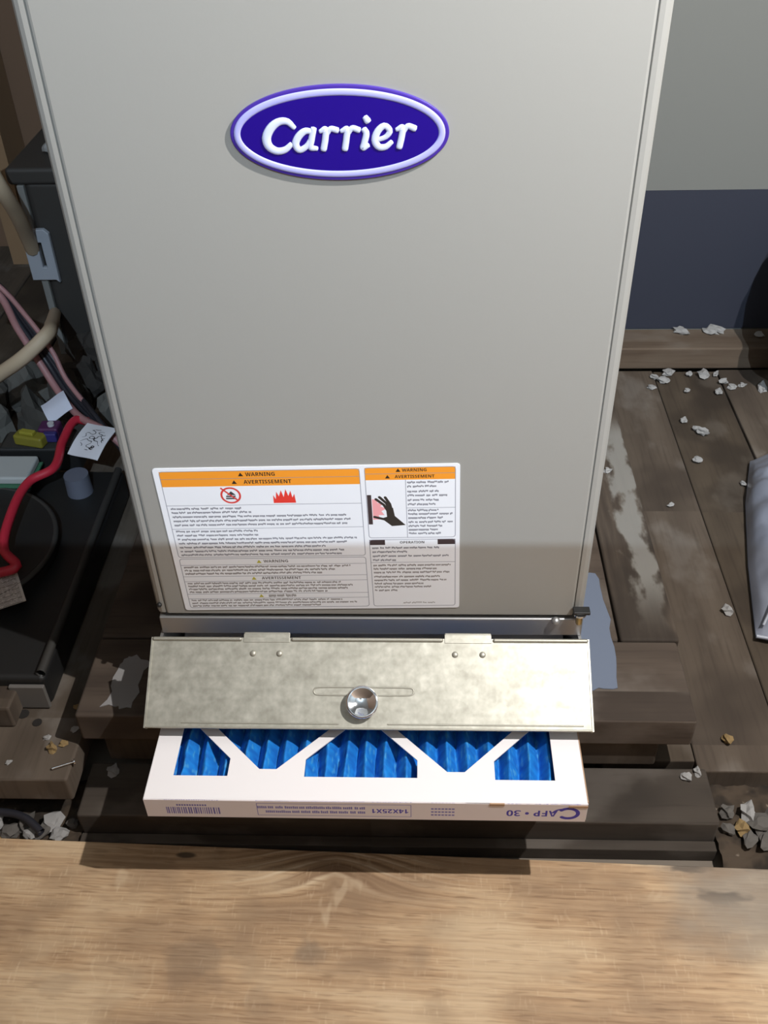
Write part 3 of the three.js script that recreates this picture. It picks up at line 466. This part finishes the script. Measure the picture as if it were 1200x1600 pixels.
// ---------------------------------------------------------------- rubble
const chipG = [1, 2, 3, 4].map(s => lump(1, 0.7, 0.9, s * 3.1, 1, 0.7));
function chip(name, x, y, z, r, m, label, group) { const o = single(name, chipG[Math.floor(rnd() * 4)], m, [x, y + r * 0.35, z], label, 'rubble', group); o.scale.set(r * rr(0.8, 1.3), r * rr(0.6, 0.95), r * rr(0.7, 1.1)); o.rotation.y = rr(0, 6); return o; }
for (const [x, z, r] of [[0.408, -0.668, 0.0085], [0.397, -0.648, 0.008], [0.439, -0.664, 0.006], [0.459, -0.662, 0.009], [0.477, -0.664, 0.005], [0.483, -0.642, 0.007], [0.491, -0.628, 0.007], [0.508, -0.633, 0.005], [0.533, -0.624, 0.01], [0.377, -0.629, 0.005], [0.426, -0.62, 0.005], [0.47, -0.616, 0.006], [0.386, -0.655, 0.006], [0.402, -0.646, 0.005]])
  chip('plaster_chunk', x, -0.18, z, r, whitePlaster, 'white plaster crumb on the floor along the wall plate', 'plaster crumbs along the wall plate');
for (const [x, z, r, y] of [[0.406, -0.544, 0.005, -0.18], [0.425, -0.514, 0.008, -0.18], [0.42, -0.522, 0.006, -0.18], [0.405, -0.452, 0.006, -0.18], [0.353, -0.36, 0.004, -0.18], [0.451, -0.403, 0.004, -0.18], [0.378, -0.177, 0.006, -0.18]])
  chip('plaster_chunk', x, y, z, r, whitePlaster, 'lone white plaster crumb out on the brown planks', 'scattered crumbs on the planks');
chip('plaster_chunk', 0.262, -0.1055, -0.33, 0.005, whitePlaster, 'single pale crumb on the narrow dusty platform board');
for (const [x, z, r] of [[0.432, -0.726, 0.011], [0.478, -0.726, 0.009], [0.488, -0.73, 0.01], [0.545, -0.715, 0.008]]) chip('paper_scrap', x, -0.145, z, r, whitePlaster, 'pale torn scrap on top of the wooden wall plate', 'pale scraps on the wall plate');
for (const [x, z, r, m] of [[0.336, -0.004, 0.006, 1], [0.325, 0.062, 0.007, 2], [0.334, 0.079, 0.008, 1], [0.343, 0.064, 0.010, 0], [0.352, 0.076, 0.011, 2], [0.338, 0.090, 0.008, 2], [0.352, 0.092, 0.009, 2], [0.365, 0.07, 0.011, 2], [0.322, 0.080, 0.007, 2]])
  chip('stone_chip', x, z < 0.03 ? -0.18 : -0.2, z, r, [whitePlaster, tanChip, greyChip][m], ['white plaster lump in the rubble at the right end of step board', 'tan wood chip near the right end of the step board', 'grey stone chip in rubble past the step board end'][m], 'rubble at the step board end');
for (const [x, z, r, m] of [[-0.355, 0.078, 0.013, 0], [-0.335, 0.088, 0.010, 2], [-0.322, 0.078, 0.011, 2], [-0.312, 0.09, 0.009, 0], [-0.298, 0.076, 0.011, 0], [-0.288, 0.09, 0.0085, 0], [-0.303, 0.086, 0.009, 2], [-0.279, 0.077, 0.007, 2], [-0.345, 0.096, 0.008, 1], [-0.37, 0.085, 0.012, 2]])
  chip('stone_chip', x, -0.208, z, r, [whitePlaster, tanChip, greyChip][m], ['pale plaster lump in the gap before the greyish side board', 'tan chip in the gap before the greyish side board', 'grey stone chip in the gap before the greyish side board'][m], 'rubble in the gap before the side board');
for (const [x, y, z, r, m] of [[-0.287, -0.150, 0.030, 0.004, 1], [-0.296, -0.150, 0.036, 0.006, 1], [-0.284, -0.150, -0.012, 0.005, 1], [-0.281, -0.150, 0.014, 0.004, 0], [-0.305, -0.150, 0.024, 0.003, 0], [-0.332, -0.150, 0.052, 0.003, 0], [-0.243, -0.1785, 0.040, 0.007, 0], [0.288, -0.1785, 0.04, 0.006, 0], [0.30, -0.1785, 0.034, 0.004, 0]])
  chip('debris_chip', x, y, z, r, [whitePlaster, tanChip][m], y < -0.16 ? 'white crumb on the grey-brown step board' : m ? 'tan splinter on the greyish side board' : 'white crumb on the greyish side board', y < -0.16 ? 'crumbs on the step board' : m ? 'tan splinters on the side board' : 'white crumbs on the side board');
single('black_cable', tube([[-0.42, -0.196, 0.075], [-0.347, -0.196, 0.073], [-0.321, -0.195, 0.079], [-0.301, -0.197, 0.093]], 0.0038, 30), wireM.black, null, 'black cable lying in the rubble before the side board', 'cable');
function dirt(x0, x1, z0, z1, top, s, label) { // bumpy rubble bed
  const nx = 60, nd = 24, g = new THREE.PlaneGeometry(x1 - x0, z1 - z0, nx, nd); g.rotateX(-Math.PI / 2); g.translate((x0 + x1) / 2, 0, (z0 + z1) / 2); const p = g.attributes.position;
  for (let i = 0; i < p.count; i++) p.setY(i, top + 0.008 * fbm(p.getX(i) * 60 + s, p.getZ(i) * 60, s) + 0.004 * nz(p.getX(i) * 220, p.getZ(i) * 220, s)); g.computeVertexNormals(); metreUV(g);
  const o = single('dirt_bed', g, mat(0xffffff, 0.95, { map: tex(256, 256, (u, v) => mixc(mixc([70, 58, 46], [34, 27, 20], smooth(-0.2, 0.3, fbm(u * 40, v * 40, s))), [168, 156, 140], 0.7 * smooth(0.22, 0.4, fbm(u * 90, v * 90, s + 4))), 0.2, 0.2), side: THREE.DoubleSide }), null, label, 'dirt'); o.userData.kind = 'stuff';
}
dirt(-0.66, -0.268, 0.028, 0.0985, -0.21, 3.3, 'loose dirt and grit in the gap before the side board');
dirt(0.310, 0.70, 0.02, 0.1165, -0.203, 9.1, 'loose dirt and grit past the right end of step board');

// ---------------------------------------------------------------- right side things
{ // clear plastic bag lying on the planks
  const bagM = new THREE.MeshPhysicalMaterial({ color: rgb(0.32, 0.34, 0.41), roughness: 0.35, transmission: 0.35, thickness: 0, clearcoat: 0.3, side: THREE.DoubleSide });
  const t = thing('plastic_bag', 'cloudy clear plastic bag lying on the brown planks', 'plastic bag', [0, -0.1795, 0]);
  const g = new THREE.PlaneGeometry(1, 1, 50, 50), p = g.attributes.position, pos = [];
  const at = (a, b) => { // a across (0 = edge facing furnace), b along (0 = near end)
    const L = [[0.397, -0.135], [0.418, -0.25], [0.443, -0.36], [0.470, -0.445]], k = b * 3, i = Math.min(2, Math.floor(k)), f = k - i;
    const ex = L[i][0] + (L[i + 1][0] - L[i][0]) * f, ez = L[i][1] + (L[i + 1][1] - L[i][1]) * f; return [ex + a * 0.17, ez + a * 0.05 - a * b * 0.12];
  };
  const build = (sgn) => { const q = new Float32Array(p.count * 3); for (let i = 0; i < p.count; i++) { const a = p.getX(i) + 0.5, b = 0.5 - p.getY(i), [x, z] = at(a, b); const puff = Math.pow(Math.max(0, Math.sin(a * Math.PI) * Math.sin(b * Math.PI)), 0.45); q[3 * i] = x; q[3 * i + 2] = z; q[3 * i + 1] = sgn > 0 ? 0.004 + puff * (0.05 + 0.03 * fbm(x * 26, z * 22, 3) + 0.006 * Math.abs(nz(x * 70, z * 60, 5))) : 0.0015; } const h = new THREE.BufferGeometry(); h.setAttribute('position', new THREE.BufferAttribute(q, 3)); h.setIndex(g.index); h.computeVertexNormals(); return h; };
  part('top_film', build(1), bagM, t); part('bottom_film', build(-1), bagM, t);
  const seamM = new THREE.MeshPhysicalMaterial({ color: rgb(0.42, 0.44, 0.5), roughness: 0.3, transmission: 0.2, thickness: 0 });
  const e0 = at(0, 0), e1 = at(0.14, 0.0), e2 = at(1, 0);
  part('seam', tube([[e0[0], 0.005, e0[1]], [e1[0], 0.006, e1[1]], [e2[0], 0.006, e2[1]]], 0.0022, 24, 6), seamM, t);
  const f1 = at(0.03, 0.02), f2 = at(0.12, 0.12), f3 = at(0.25, 0.3); part('fold', tube([[f1[0], 0.016, f1[1]], [f2[0], 0.044, f2[1]], [f3[0], 0.058, f3[1]]], 0.0016, 24, 6), seamM, t);
  const h1 = at(0.10, 0.06), h2 = at(0.3, 0.05); part('fold', tube([[h1[0], 0.032, h1[1]], [h2[0], 0.045, h2[1]]], 0.0013, 12, 6), seamM, t);
}
{ const t = thing('canvas_sack', 'dark brown slumped sack against the blue wall band', 'sack', [0.595, -0.18, -0.615]);
  const g = lump(0.078, 0.15, 0.07, 5.2, 4, 0.35); g.translate(0, 0.13, 0); part('body', g, mat(rgb(0.035, 0.026, 0.014), 0.95), t); part('tie', (() => { const k = new THREE.TorusGeometry(0.04, 0.006, 8, 24); k.rotateX(Math.PI / 2); return k; })(), mat(rgb(0.05, 0.04, 0.025), 0.9), t, [0, 0.255, 0]); }

// ---------------------------------------------------------------- lamps
function bulb(name, label, pos, top, col, I, glow) {
  const t = thing(name, label, 'lamp', pos);
  part('bulb', new THREE.SphereGeometry(0.03, 20, 14), new THREE.MeshStandardMaterial({ color: 0xffffff, emissive: col, emissiveIntensity: glow }), t);
  part('socket', new THREE.CylinderGeometry(0.016, 0.02, 0.05, 16), mat(rgb(0.6, 0.6, 0.6), 0.5), t, [0, 0.05, 0]);
  part('cord', new THREE.CylinderGeometry(0.003, 0.003, top - pos[1] - 0.07, 8), wireM.black, t, [0, (top - pos[1] + 0.07) / 2, 0]);
  const l = new THREE.PointLight(col, I, 0, 2); l.castShadow = true; l.shadow.radius = 0.4; l.position.set(0, 0, 0); t.add(l); l.name = 'lamp_light';
}
bulb('work_lamp', 'bare warm bulb hanging on a cord from the ceiling near the furnace', WARM_POS, 2.5, WARM_COL, WARM_I, 12);
bulb('ceiling_lamp', 'bare cool bulb hanging from the ceiling beyond the added low wall', COOL_POS, 2.5, COOL_COL, COOL_I, 12);

renderer.render(scene, camera);
